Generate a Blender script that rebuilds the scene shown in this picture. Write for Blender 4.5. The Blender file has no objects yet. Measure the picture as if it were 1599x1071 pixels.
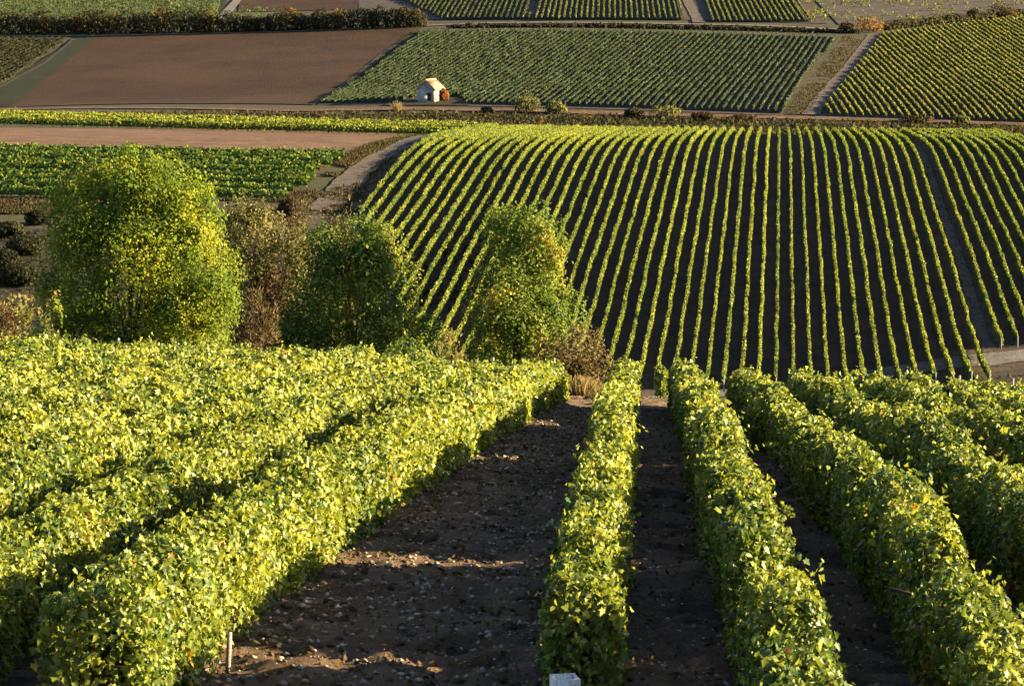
import bpy, math, random
import numpy as np
from mathutils import Vector

# ------------------------------------------------------------------ camera, sky, sun, exposure
S = bpy.context.scene
FPX, CX, CY, YH = 4440.0, 799.5, 535.5, -60.0
PITCH = math.atan((CY - YH) / FPX)
cam_d = bpy.data.cameras.new('camera'); cam = bpy.data.objects.new('camera', cam_d)
S.collection.objects.link(cam); S.camera = cam
cam.location = (0, 0, 0); cam.rotation_euler = (math.pi / 2 - PITCH, 0, 0)
cam_d.sensor_width = 36.0; cam_d.lens = 36.0 * FPX / 1599.0
cam_d.clip_start = 0.5; cam_d.clip_end = 9000.0
SUN_EL, SUN_AZ = math.radians(14.5), math.radians(0.0)      # azimuth: 0 = straight to the right (+x), + = away from camera
W = bpy.data.worlds.new("World"); S.world = W; W.use_nodes = True
wn = W.node_tree.nodes; wl = W.node_tree.links
bg = wn['Background']; sky = wn.new('ShaderNodeTexSky'); sky.sky_type = 'NISHITA'; sky.sun_disc = False
sky.air_density = .7; sky.dust_density = .6; sky.ozone_density = .6; sky.sun_elevation = SUN_EL; sky.sun_rotation = math.pi / 2 - SUN_AZ
wl.new(sky.outputs[0], bg.inputs[0]); bg.inputs[1].default_value = 0.05
sun_d = bpy.data.lights.new('sun', 'SUN'); sun = bpy.data.objects.new('sun', sun_d); S.collection.objects.link(sun)
sun_d.energy = 5.0; sun_d.angle = math.radians(0.5); sun_d.color = (1.0, 0.79, 0.46)
to_sun = Vector((math.cos(SUN_EL) * math.cos(SUN_AZ), math.cos(SUN_EL) * math.sin(SUN_AZ), math.sin(SUN_EL)))
sun.rotation_euler = to_sun.to_track_quat('Z', 'Y').to_euler()
S.view_settings.view_transform = 'Standard'; S.view_settings.look = 'None'
S.view_settings.exposure = 2.7; S.view_settings.gamma = 1.0
S.render.engine = 'CYCLES'
S.cycles.max_bounces = 5; S.cycles.diffuse_bounces = 2; S.cycles.glossy_bounces = 1
S.cycles.transmission_bounces = 3; S.cycles.transparent_max_bounces = 4
S.cycles.use_denoising = True

rng = np.random.default_rng(7)
random.seed(7)

# ------------------------------------------------------------------ the lie of the land
PROF = np.array([(-60, -1.5), (0, -1.7), (3, -1.8), (9, -4.5), (15, -4.95), (22.5, -5.45), (31.3, -6.35), (45, -7.9),
    (62.5, -10.0), (80, -12.35), (100, -15.5), (130, -21.2), (160, -27.3), (185, -31.2), (200, -32.2), (212, -32.2),
    (223, -31.6), (240, -30.0), (261, -27.6), (291, -25.0), (304, -23.7), (319, -22.5), (335, -22.05), (350, -22.2), (370, -22.9), (390, -23.6),
    (409, -24.4), (424, -26.3), (440, -27.2), (456, -26.0), (480, -23.6), (540, -19.4), (610, -14.3),
    (680, -9.1), (800, 0), (1000, 14), (1500, 40), (3200, 70)], float)
def _pchip(xk, yk, xs):
    h = np.diff(xk); d = np.diff(yk) / h
    m = np.zeros_like(yk); m[0] = d[0]; m[-1] = d[-1]
    for i in range(1, len(xk) - 1):
        if d[i-1] * d[i] > 0:
            w1 = 2*h[i] + h[i-1]; w2 = h[i] + 2*h[i-1]
            m[i] = (w1 + w2) / (w1 / d[i-1] + w2 / d[i])
    k = np.clip(np.searchsorted(xk, xs) - 1, 0, len(h) - 1)
    t = (xs - xk[k]) / h[k]
    return ((2*t**3 - 3*t**2 + 1)*yk[k] + (t**3 - 2*t**2 + t)*h[k]*m[k] + (-2*t**3 + 3*t**2)*yk[k+1] + (t**3 - t**2)*h[k]*m[k+1])
_ys = np.arange(-60, 3200, 0.5); _zs = _pchip(PROF[:, 0], PROF[:, 1], _ys)
def _smooth(a, sig):
    r = int(4 * sig / 0.5); k = np.exp(-0.5 * (np.arange(-r, r + 1) * 0.5 / sig)**2); k /= k.sum()
    return np.convolve(np.pad(a, r, mode='edge'), k, 'valid')
_z2 = _smooth(_zs, 5.0); _w = np.clip((_ys - 66) / 25, 0, 1); _zs = _zs * (1 - _w) + _z2 * _w
def _softp(v, s): return s * np.logaddexp(0, v / s)
def H(x, y):
    x = np.asarray(x, float); y = np.asarray(y, float)
    z = np.interp(y, _ys, _zs)
    t = np.interp(y, [0, 15, 40, 62, 95, 130], [0, 0, .03, .048, .04, 0])
    z = z - t * np.clip(x - 2.5, -45, 45)
    lf = np.interp(y, [80, 135, 180, 215, 250, 280, 300, 340, 410, 436], [0, .08, .07, .02, -.02, 0, .012, .022, .026, 0])
    rt = np.interp(y, [80, 150, 200, 240, 300], [0, .05, .075, .04, 0])
    z = z + lf * np.minimum(_softp(-(x - 5), 5), 90) + rt * np.minimum(_softp(x - 14, 5), 60)
    z = z - np.interp(y, [300, 340, 410, 430], [0, .006, .008, 0]) * np.clip(x - 5, 0, 60)
    z = z - .05 * np.clip((y - 455) / 60, 0, 1) * np.minimum(_softp(-(x - 12), 12), 160)
    return z
def ray(px, py):
    u, v = (px - CX) / FPX, (CY - py) / FPX
    return np.array([u, math.cos(PITCH) + v * math.sin(PITCH), -math.sin(PITCH) + v * math.cos(PITCH)])
def hit(px, py, lo, hi):
    d = ray(px, py); y = np.arange(lo, hi, 0.25); t = y / d[1]
    gap = t * d[2] - H(t * d[0], y)
    i = np.argmax(gap < 0) if (gap < 0).any() else int(np.argmin(gap))
    return np.array([t[i] * d[0], y[i]])
def at(px, y):                       # ground point under image column px at depth y
    x = (px - CX) / FPX * y * 1.006; return np.array([x, y])
def z_of(py, y): d = ray(CX, py); return d[2] / d[1] * y

# ------------------------------------------------------------------ helpers
COL = S.collection
def link_mesh(name, V, faces_idx, sizes, mats, parent=None, tint=None, smooth=False, origin=None):
    me = bpy.data.meshes.new(name)
    V = np.asarray(V, np.float32)
    if origin is not None: V = V - np.asarray(origin, np.float32)
    me.vertices.add(len(V)); me.vertices.foreach_set('co', V.ravel())
    idx = np.asarray(faces_idx, np.int32).ravel(); sizes = np.asarray(sizes, np.int32)
    me.loops.add(len(idx)); me.loops.foreach_set('vertex_index', idx)
    me.polygons.add(len(sizes)); st = np.concatenate([[0], np.cumsum(sizes)[:-1]]).astype(np.int32)
    me.polygons.foreach_set('loop_start', st); me.polygons.foreach_set('loop_total', sizes)
    if smooth: me.polygons.foreach_set('use_smooth', np.ones(len(sizes), bool))
    if tint is not None:
        a = me.attributes.new('leaf_tint', 'FLOAT', 'FACE'); a.data.foreach_set('value', np.asarray(tint, np.float32))
    me.update(calc_edges=True)
    for m in (mats if isinstance(mats, (list, tuple)) else [mats]): me.materials.append(m)
    o = bpy.data.objects.new(name, me); COL.objects.link(o)
    if parent is not None: o.parent = parent
    elif origin is not None: o.location = tuple(float(v) for v in origin)
    return o
def tag(o, label=None, cat=None, group=None, kind=None):
    for k, v in (('label', label), ('category', cat), ('group', group), ('kind', kind)):
        if v: o[k] = v
    return o
def empty(name, loc, label, cat, group=None):
    o = bpy.data.objects.new(name, None); COL.objects.link(o); o.location = tuple(float(v) for v in loc)
    o.empty_display_size = 0.3
    return tag(o, label, cat, group)
def grid_mesh(name, P, mat, parent=None, smooth=True):        # P (n,m,3)
    n, m = P.shape[:2]
    i = (np.arange(n - 1)[:, None] * m + np.arange(m - 1)[None, :]).ravel()
    F = np.stack([i, i + 1, i + m + 1, i + m], 1)
    a = P[0, 0]; b = P[0, 1] - a; c = P[1, 0] - a
    if np.cross(b, c)[2] < 0: F = F[:, ::-1]
    return link_mesh(name, P.reshape(-1, 3), F, np.full(len(F), 4), mat, parent, smooth=smooth)
class MB:                              # collects faces of a small hard-surface mesh
    def __init__(s): s.v = []; s.f = []
    def add(s, V, F):
        o = len(s.v); s.v += [tuple(p) for p in V]; s.f += [tuple(i + o for i in f) for f in F]
    def box(s, lo, hi):
        x0, y0, z0 = lo; x1, y1, z1 = hi
        s.add([(x0,y0,z0),(x1,y0,z0),(x1,y1,z0),(x0,y1,z0),(x0,y0,z1),(x1,y0,z1),(x1,y1,z1),(x0,y1,z1)],
              [(0,3,2,1),(4,5,6,7),(0,1,5,4),(1,2,6,5),(2,3,7,6),(3,0,4,7)])
    def tube(s, pts, rad, n=7, cap=True):
        pts = [Vector(p) for p in pts]; rings = []
        for i, p in enumerate(pts):
            d = (pts[min(i+1, len(pts)-1)] - pts[max(i-1, 0)]).normalized()
            a = d.orthogonal().normalized(); b = d.cross(a)
            rings.append([p + (a*math.cos(2*math.pi*k/n) + b*math.sin(2*math.pi*k/n)) * rad[i] for k in range(n)])
        F = []
        for i in range(len(pts)-1):
            for k in range(n): F.append((i*n+k, i*n+(k+1)%n, (i+1)*n+(k+1)%n, (i+1)*n+k))
        if cap: F += [tuple(reversed(range(n))), tuple((len(pts)-1)*n+k for k in range(n))]
        s.add([p for r in rings for p in r], F)
    def build(s, name, mat, parent=None, smooth=False):
        idx = [i for f in s.f for i in f]
        return link_mesh(name, s.v, idx, [len(f) for f in s.f], mat, parent, smooth=smooth)

def vnoise(x, y, seed=0):
    xi = np.floor(x).astype(np.int64); yi = np.floor(y).astype(np.int64); fx = x - xi; fy = y - yi
    fx = fx*fx*(3-2*fx); fy = fy*fy*(3-2*fy)
    def h(a, b):
        n = (a * 374761393 + b * 668265263 + seed * 974711) & 0xffffffff
        n = ((n ^ (n >> 13)) * 1274126177) & 0xffffffff
        return ((n ^ (n >> 16)) & 0xffff) / 65535.0
    return (h(xi, yi)*(1-fx) + h(xi+1, yi)*fx)*(1-fy) + (h(xi, yi+1)*(1-fx) + h(xi+1, yi+1)*fx)*fy
def fbm(x, y, seed=0, oct=4):
    s = 0; a = .5
    for o in range(oct): s = s + a * (vnoise(x * 2**o, y * 2**o, seed + o) - .5); a *= .5
    return s

_UN = ['', 'first', 'second', 'third', 'fourth', 'fifth', 'sixth', 'seventh', 'eighth', 'ninth', 'tenth', 'eleventh', 'twelfth',
       'thirteenth', 'fourteenth', 'fifteenth', 'sixteenth', 'seventeenth', 'eighteenth', 'nineteenth']
_TEN = {2: 'twent', 3: 'thirt', 4: 'fort', 5: 'fift', 6: 'sixt', 7: 'sevent', 8: 'eight', 9: 'ninet'}
def ordinal(n):
    if n < 20: return _UN[n]
    return _TEN[n // 10] + ('ieth' if n % 10 == 0 else 'y-' + _UN[n % 10])

# ------------------------------------------------------------------ materials
def new_mat(name):
    m = bpy.data.materials.new(name); m.use_nodes = True
    return m, m.node_tree.nodes, m.node_tree.links
def ramp(n, stops):
    r = n.new('ShaderNodeValToRGB'); e = r.color_ramp.elements
    while len(e) < len(stops): e.new(0.5)
    for k, (p, c) in enumerate(stops): e[k].position = p; e[k].color = (*c, 1)
    return r
def leaf_mat(name, stops, trans=.4, tboost=1.5, rough=.42, spec=.35):
    m, n, l = new_mat(name); p = n['Principled BSDF']; out = n['Material Output']
    a = n.new('ShaderNodeAttribute'); a.attribute_name = 'leaf_tint'
    r = ramp(n, stops); l.new(a.outputs['Fac'], r.inputs[0])
    g = n.new('ShaderNodeTexCoord'); nz = n.new('ShaderNodeTexNoise'); nz.inputs['Scale'].default_value = 14; l.new(g.outputs['Object'], nz.inputs['Vector'])
    mx = n.new('ShaderNodeMix'); mx.data_type = 'RGBA'; mx.blend_type = 'MULTIPLY'; mx.inputs[0].default_value = .35
    l.new(r.outputs[0], mx.inputs[6]); l.new(nz.outputs['Fac'], mx.inputs[7])
    l.new(mx.outputs[2], p.inputs['Base Color']); p.inputs['Roughness'].default_value = rough; p.inputs['Specular IOR Level'].default_value = spec
    t = n.new('ShaderNodeBsdfTranslucent'); b = n.new('ShaderNodeMix'); b.data_type = 'RGBA'; b.blend_type = 'MULTIPLY'; b.inputs[0].default_value = 1
    b.clamp_result = False
    l.new(r.outputs[0], b.inputs[6]); b.inputs[7].default_value = (tboost*1.15, tboost*1.1, tboost*.55, 1); l.new(b.outputs[2], t.inputs[0])
    s = n.new('ShaderNodeMixShader'); s.inputs[0].default_value = trans
    l.new(p.outputs[0], s.inputs[1]); l.new(t.outputs[0], s.inputs[2]); l.new(s.outputs[0], out.inputs[0])
    return m
def earth_mat(name, c0, c1, scale, c2=None, bump=.5, bscale=None, fine=8, rough=.95, stretch=None):
    m, n, l = new_mat(name); p = n['Principled BSDF']; p.inputs['Roughness'].default_value = rough; p.inputs['Specular IOR Level'].default_value = .15
    g = n.new('ShaderNodeTexCoord')
    n1 = n.new('ShaderNodeTexNoise'); n1.inputs['Scale'].default_value = scale; n1.inputs['Detail'].default_value = 8; n1.inputs['Roughness'].default_value = .65
    n2 = n.new('ShaderNodeTexNoise'); n2.inputs['Scale'].default_value = scale * fine; n2.inputs['Detail'].default_value = 6; n2.inputs['Roughness'].default_value = .7
    src = g.outputs['Object']
    if stretch:
        mp = n.new('ShaderNodeMapping'); mp.inputs['Rotation'].default_value = (0, 0, stretch[0]); mp.inputs['Scale'].default_value = (stretch[1], 1, 1); l.new(src, mp.inputs['Vector']); src = mp.outputs[0]
    l.new(g.outputs['Object'], n1.inputs['Vector']); l.new(src, n2.inputs['Vector'])
    r = ramp(n, [(.32, c0), (.68, c1)]); l.new(n1.outputs['Fac'], r.inputs[0])
    r2 = ramp(n, [(.25, (.45, .45, .45)), (.75, (1.5, 1.5, 1.5))]); l.new(n2.outputs['Fac'], r2.inputs[0])
    mx = n.new('ShaderNodeMix'); mx.data_type = 'RGBA'; mx.blend_type = 'MULTIPLY'; mx.inputs[0].default_value = 1
    l.new(r.outputs[0], mx.inputs[6]); l.new(r2.outputs[0], mx.inputs[7]); last = mx.outputs[2]
    if c2:
        n3 = n.new('ShaderNodeTexNoise'); n3.inputs['Scale'].default_value = scale * .37; n3.inputs['Detail'].default_value = 5; l.new(g.outputs['Object'], n3.inputs['Vector'])
        r3 = ramp(n, [(.5, (0, 0, 0)), (.62, (1, 1, 1))]); l.new(n3.outputs['Fac'], r3.inputs[0])
        m3 = n.new('ShaderNodeMix'); m3.data_type = 'RGBA'; l.new(r3.outputs[0], m3.inputs[0]); l.new(last, m3.inputs[6]); m3.inputs[7].default_value = (*c2, 1); last = m3.outputs[2]
    l.new(last, p.inputs['Base Color'])
    b = n.new('ShaderNodeBump'); b.inputs['Strength'].default_value = bump; b.inputs['Distance'].default_value = .35 if stretch else .1 if scale < 1 else .04
    l.new(n2.outputs['Fac'], b.inputs['Height']); l.new(b.outputs[0], p.inputs['Normal'])
    return m
def plain_mat(name, c, rough=.7, c1=None, scale=6):
    return earth_mat(name, c, c1 or tuple(v*1.3 for v in c), scale, bump=.25, fine=5, rough=rough)

VINE = [(0, (.014, .036, .010)), (.3, (.042, .085, .015)), (.55, (.14, .172, .026)), (.8, (.258, .282, .038)), (.93, (.335, .32, .042)), (.97, (.30, .15, .03)), (1, (.16, .05, .02))]
FIELD_VINE = [(0, (.018, .032, .014)), (.4, (.048, .066, .025)), (.7, (.135, .145, .034)), (.93, (.25, .24, .04)), (1, (.20, .10, .03))]
M_VINE = leaf_mat('vine_leaf', VINE, trans=.24, rough=.48, spec=.3)
M_VINE_FAR = leaf_mat('vine_leaf_far', VINE, trans=.25, rough=.6, spec=.15)
M_FIELDV = leaf_mat('vine_leaf_muted', FIELD_VINE, trans=.25, rough=.6, spec=.15)
M_TREE_Y = leaf_mat('leaf_yellow_green', [(0, (0.020, 0.058, 0.014)), (.35, (0.051, 0.102, 0.019)), (.7, (0.170, 0.212, 0.024)), (.9, (0.30, 0.30, 0.034)), (1, (0.36, 0.32, 0.04))], trans=.35, rough=.6, spec=.12)
M_TREE_G = leaf_mat('leaf_deep_green', [(0, (.018, .048, .012)), (.4, (.052, .098, .02)), (.75, (.125, .165, .028)), (.93, (.26, .25, .04)), (1, (.28, .20, .04))], trans=.3, rough=.6, spec=.12)
M_TREE_M = leaf_mat('leaf_mid_green', [(0, (0.024, 0.058, 0.014)), (.4, (0.068, 0.119, 0.024)), (.75, (0.170, 0.212, 0.037)), (.93, (0.340, 0.272, 0.051)), (1, (0.306, 0.136, 0.051))], trans=.3, rough=.6, spec=.12)
M_OLIVE = leaf_mat('leaf_olive', [(0, (.035, .042, .016)), (.5, (.10, .105, .036)), (.85, (.18, .165, .065)), (1, (.22, .16, .075))], trans=.3, rough=.7, spec=.1)
M_BROWN = leaf_mat('leaf_brown', [(0, (.032, .023, .012)), (.5, (.075, .055, .029)), (.85, (.13, .10, .05)), (1, (.18, .14, .07))], trans=.25, rough=.8, spec=.1)
M_RED = leaf_mat('leaf_russet', [(0, (.025, .014, .009)), (.5, (.058, .034, .021)), (.85, (.095, .058, .032)), (1, (.15, .10, .045))], trans=.25, rough=.8, spec=.1)
M_HEDGE = leaf_mat('leaf_hedge', [(0, (.014, .016, .01)), (.5, (.032, .034, .016)), (.8, (.055, .05, .02)), (1, (.10, .065, .02))], trans=.25, rough=.7, spec=.1)
M_ORANGE = leaf_mat('leaf_orange', [(0, (.07, .04, .014)), (.5, (.17, .09, .022)), (.85, (.26, .15, .03)), (1, (.30, .08, .03))], trans=.35, rough=.7, spec=.1)
M_STRAW = leaf_mat('dry_straw', [(0, (.09, .065, .03)), (.5, (.19, .145, .075)), (1, (.32, .25, .14))], trans=.3, rough=.8, spec=.1)
M_STRAWD = leaf_mat('dry_weeds', [(0, (.022, .024, .009)), (.5, (.052, .042, .021)), (1, (.115, .085, .043))], trans=.25, rough=.8, spec=.1)
M_BARK = plain_mat('bark', (.05, .038, .028), .9)
M_WOOD = plain_mat('weathered_post', (.14, .13, .12), .8, (.24, .225, .205), 12)
M_PLASTIC = plain_mat('white_plastic', (.58, .56, .50), .5, (.76, .74, .70), 9)
M_LAND = earth_mat('land', (.035, .029, .018), (.07, .054, .03), .12, (.04, .044, .018), .6)
M_SOIL = earth_mat('stony_soil', (.034, .020, .012), (.165, .108, .068), 1.8, (.14, .092, .056), 1.0, fine=16)
M_HILL = earth_mat('hill_soil', (.044, .027, .017), (.088, .058, .038), .4, None, .6)
M_FIELD = earth_mat('field_soil', (.04, .031, .026), (.07, .056, .045), .3, None, .5)
M_PLOUGH = earth_mat('ploughed_soil', (.019, .0085, .0035), (.038, .018, .0075), .09, (.042, .021, .0095), .9, fine=30, stretch=(.35, 6.0))
M_STUB = earth_mat('stubble', (.07, .038, .022), (.145, .085, .052), .35, None, .7, fine=12)
M_TRACK = earth_mat('pale_track', (.10, .088, .075), (.19, .168, .145), .5, None, .4)
M_GREYTRACK = earth_mat('grey_track', (.046, .036, .028), (.115, .094, .076), .9, None, .5)
M_VERGE = earth_mat('verge', (.028, .028, .013), (.065, .052, .028), .4, (.055, .040, .026), .7)
M_GRASS = earth_mat('grass', (.009, .012, .002), (.019, .023, .004), .25, None, .8)
M_BANK = earth_mat('bank', (.018, .014, .010), (.042, .033, .022), .5, (.022, .022, .010), .9)  # soil colour set low to carry the bank's shade; shed yard shares it
M_STONE = earth_mat('pebble', (.17, .135, .10), (.42, .36, .29), 2.0, None, .3)

# ------------------------------------------------------------------ terrain sheet and draped ground
ty = np.concatenate([np.arange(-40, 14, 2.0), np.arange(14, 70, .7), np.arange(70, 240, 2.0), np.arange(240, 480, 2.0), np.arange(480, 720, 4.0), np.arange(720, 3200, 60.0)])
tu = np.linspace(-1, 1, 221)
TX = tu[None, :] * (28 + .42 * np.maximum(ty, 0))[:, None]; TY = np.repeat(ty[:, None], len(tu), 1)
tag(grid_mesh('ground', np.stack([TX, TY, H(TX, TY)], 2), M_LAND), 'rolling farmland ground of dark earth and dry grass', kind='structure')

def drape(name, quad, mat, label, off=.05, n=60, m=80, world=False, lo=430, hi=800, wob=0.0):
    q = [np.array(p, float) if world else hit(p[0], p[1], lo, hi) for p in quad]      # TL, TR, BR, BL
    u = np.linspace(0, 1, m)[None, :, None]; v = np.linspace(0, 1, n)[:, None, None]
    P = (q[0]*(1-u) + q[1]*u)*(1-v) + (q[3]*(1-u) + q[2]*u)*v
    if wob:
        P = P + np.stack([fbm(P[..., 0]*.15, P[..., 1]*.15, 3), fbm(P[..., 0]*.15, P[..., 1]*.15, 9)], 2) * wob
    Z = H(P[..., 0], P[..., 1]) + off
    o = grid_mesh(name, np.concatenate([P, Z[..., None]], 2), mat)
    return tag(o, label, None, None, 'structure')
def ribbon(name, pts, widths, mat, label, off=.09, seg=40, world=False, lo=430, hi=800):
    q = np.array([np.array(p, float) if world else hit(p[0], p[1], lo, hi) for p in pts])
    t = np.linspace(0, len(q) - 1, seg * (len(q) - 1) + 1); k = np.arange(len(q))
    C = np.stack([np.interp(t, k, q[:, 0]), np.interp(t, k, q[:, 1])], 1); w = np.interp(t, k, widths)
    T = np.gradient(C, axis=0); T /= np.linalg.norm(T, axis=1)[:, None]; N = np.stack([T[:, 1], -T[:, 0]], 1)
    s = np.linspace(-.5, .5, 9)[None, :, None]
    P = C[:, None, :] + N[:, None, :] * s * w[:, None, None]
    P = P + np.sign(s) * (np.abs(s) > .4) * fbm(C[:, 0]*.5, C[:, 1]*.5, 5)[:, None, None] * N[:, None, :] * w[:, None, None] * .25
    Z = H(P[..., 0], P[..., 1]) + off
    return tag(grid_mesh(name, np.concatenate([P, Z[..., None]], 2), mat), label, None, None, 'structure')

A_R = (1007 - CX) / FPX
# near vineyard soil, with real clods and wheel ruts
sx = np.linspace(-16, 15, 330); sy = np.concatenate([np.arange(12, 40, .09), np.arange(40, 74, .2)])
SX, SY = np.meshgrid(sx, sy)
SZ = H(SX, SY) + .16 + fbm(SX*4.2, SY*4.2, 21, 4) * .25 - .05*np.exp(-((SX - SY*math.tan(A_R) + 1.35)/.2)**2) + fbm(SX*.5, SY*.5, 4, 3)*.10
tag(grid_mesh('vineyard_soil', np.stack([SX, SY, SZ], 2), M_SOIL), 'dark stony soil of the vineyard lanes', kind='structure')
def soil_z(x, y): return -.05*np.exp(-((x - y*math.tan(A_R) + 1.35)/.2)**2) + H(x, y) + .16 + fbm(x*4.2, y*4.2, 21, 4)*.25 + fbm(x*.5, y*.5, 4, 3)*.10

A_HILL = (1215 - CX) / FPX
UH = np.array([math.sin(A_HILL), math.cos(A_HILL)]); NH = np.array([math.cos(A_HILL), -math.sin(A_HILL)])
def hill_pt(k, y): return NH * (k * 1.3) + UH * (y / UH[1])
drape('hill_soil', [hill_pt(-33.5, 420), hill_pt(60, 420), hill_pt(60, 200), hill_pt(-33.5, 200)], M_HILL, 'dark bare soil between the vine rows on the facing hill', .06, 190, 150, True)
ribbon('hill_track', [hill_pt(12.75, 420), hill_pt(12.75, 300), hill_pt(12.8, 216)], [.75, .8, 1.0], M_GREYTRACK, 'grey track dividing the vine rows on the facing hill', .11, 60, True)
ribbon('valley_road', [(14.0 - 16, 206), (8, 206), (24, 212), (34, 217), (75, 226)], [2.6, 2.6, 3.2, 4.5, 5], M_TRACK, 'pale valley road below the facing hill', .12, 30, True)
ribbon('valley_verge', [(26, 205), (36, 209), (75, 216)], [4, 6, 8], M_VERGE, 'grassy brown verge below the valley road', .08, 30, True)
ribbon('farm_track', [hit(505, 330, 215, 420), hit(560, 270, 215, 420), hit(625, 230, 215, 420), hit(690, 207, 215, 420)], [3.6, 3.2, 2.6, 1.6], M_GREYTRACK, 'grey farm track climbing beside the striped hill', .12, 40, True)
drape('stubble_field', [hit(-260, 201, 240, 415), hit(672, 206, 240, 420), hit(545, 242, 240, 420), hit(-260, 242, 240, 420)], M_STUB, 'reddish dry stubble strip', .07, 40, 120, True)
drape('block_soil', [hit(-260, 241, 240, 420), hit(540, 242, 240, 420), hit(455, 306, 240, 345), at(-260, 286)], M_HILL, 'dark soil under the dense vine block', .06, 40, 120, True)
ribbon('bank_path', [at(-260, 283), at(0, 281.5), at(300, 281)], [1.3, 1.3, 1.2], M_GREYTRACK, 'grey path along the top of the dark bank', .10, 50, True)
drape('bank', [at(-260, 279), at(520, 278), at(560, 212), at(-260, 205)], M_BANK, 'earth bank with dry weeds, its soil darkened as shade', .06, 50, 90, True)
# far slope
drape('far_vine_soil', [(655, 46), (1312, 56), (1222, 182), (495, 165)], M_FIELD, 'soil of the vine field behind the shed', .10, 70, 120)
drape('slope_vine_soil', [(1372, 55), (1760, 12), (1790, 196), (1272, 184)], M_FIELD, 'soil of the vine field beyond the grey track', .10, 70, 90)
drape('ploughed_field', [(150, 58), (650, 44), (492, 165), (-10, 168)], M_PLOUGH, 'smooth brown ploughed field', .14, 80, 160)
drape('green_strip', [(118, 64), (152, 58), (20, 166), (-60, 166)], M_GRASS, 'dark green grass strip beside the ploughed field', .17, 60, 12)
drape('dark_vine_soil', [(-120, 58), (112, 60), (-20, 150), (-120, 150)], M_FIELD, 'soil of the small dark vine field', .12, 40, 40)
ribbon('grass_path', [(116, 62), (70, 100), (-20, 148)], [.7, .7, .8], M_VERGE, 'narrow brown path beside the green strip', .2)
ribbon('hedge_path', [(-120, 59), (160, 57), (400, 52), (655, 44)], [1.0, 1.0, .7, .7], M_TRACK, 'thin pale path below the dark hedge', .2)
ribbon('headland_path', [(652, 50), (600, 85), (492, 163)], [1.2, 1.3, 1.5], M_VERGE, 'grassy headland between ploughed field and vines', .2)
drape('left_vine_soil', [(-150, -60), (352, -60), (352, 40), (-150, 45)], M_GRASS, 'ground of the upper green field', .12, 40, 80)
drape('bare_plot', [(378, -60), (565, -60), (558, 16), (372, 20)], M_PLOUGH, 'small brown bare plot above the hedge', .12, 30, 40)
drape('upper_vine_soil', [(560, -60), (1100, -60), (1295, 38), (560, 34)], M_FIELD, 'soil of the upper vine fields', .12, 40, 90)
drape('sparse_field', [(1215, -60), (1720, -60), (1720, 12), (1310, 40)], M_FIELD, 'pale brown field of scattered young vines', .16, 40, 60)
ribbon('upper_lane', [(395, -25), (368, 5), (344, 32)], [2.2, 2.4, 2.6], M_TRACK, 'pale lane cutting down through the hedge', .22)
ribbon('contour_road', [(655, 42), (760, 37.5), (1000, 38), (1200, 42), (1330, 49)], [1.6, 1.5, 1.5, 1.5, 1.8], M_TRACK, 'pale contour road above the vine field', .22)
ribbon('field_lane', [(1066, -50), (1072, 0), (1092, 37)], [2.0, 2.2, 2.6], M_GREYTRACK, 'grey lane between upper vine fields', .22)
ribbon('slope_verge', [(1335, 57), (1285, 115), (1240, 180)], [6, 7, 7.5], M_VERGE, 'weedy verge beside the grey slope track', .13)
ribbon('slope_track', [(1366, 55), (1325, 110), (1266, 181)], [2.6, 2.8, 3.0], M_GREYTRACK, 'grey track climbing between two vine fields', .2)
ribbon('base_road', [(-120, 176), (450, 174), (650, 171.5), (1000, 180), (1300, 187), (1760, 200)], [3, 3, 3.4, 3.4, 3, 3], M_STUB, 'sandy road along the foot of the far slope', .17, 40, lo=420)
drape('hut_yard', [(640, 142), (722, 140), (735, 166), (600, 166)], M_BANK, 'trodden earth around the small shed', .19, 20, 30)

# ------------------------------------------------------------------ foliage builders
_half = [(-.14, -.07, .0), (-.40, -.16, .04), (-.36, .10, .05), (-.60, .36, .10), (-.30, .46, .04), (-.26, .66, .02)]
LEAF = np.array([(0, 0, 0)] + _half + [(0, 1.0, -.14)] + [(-x, y, z) for x, y, z in _half[::-1]] + [(0, .4, -.10)], float)
LEAF_F = np.array([(0, 14, 7, 6, 5, 4, 3, 2, 1), (0, 13, 12, 11, 10, 9, 8, 7, 14)]); LEAF[:, 1] -= .42
FOLD = np.array([(0, -.5, 0), (-.5, .02, .14), (0, .55, -.06), (.5, .02, .14)], float); FOLD_F = np.array([(0, 2, 1), (0, 3, 2)])
QUAD = np.array([(-.5, -.5, 0), (.5, -.5, .08), (.5, .5, -.05), (-.5, .5, .06)], float); QUAD_F = np.array([(0, 1, 2, 3)])
DIAM = np.array([(0, -.62, 0), (.42, 0, .1), (0, .62, -.05), (-.42, 0, .1)], float)
BLADE = np.array([(-.09, -.5, 0), (.09, -.5, 0), (.03, .5, .0), (-.03, .5, 0)], float)
def nrm(a): return a / np.maximum(np.linalg.norm(a, axis=1), 1e-9)[:, None]
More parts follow.
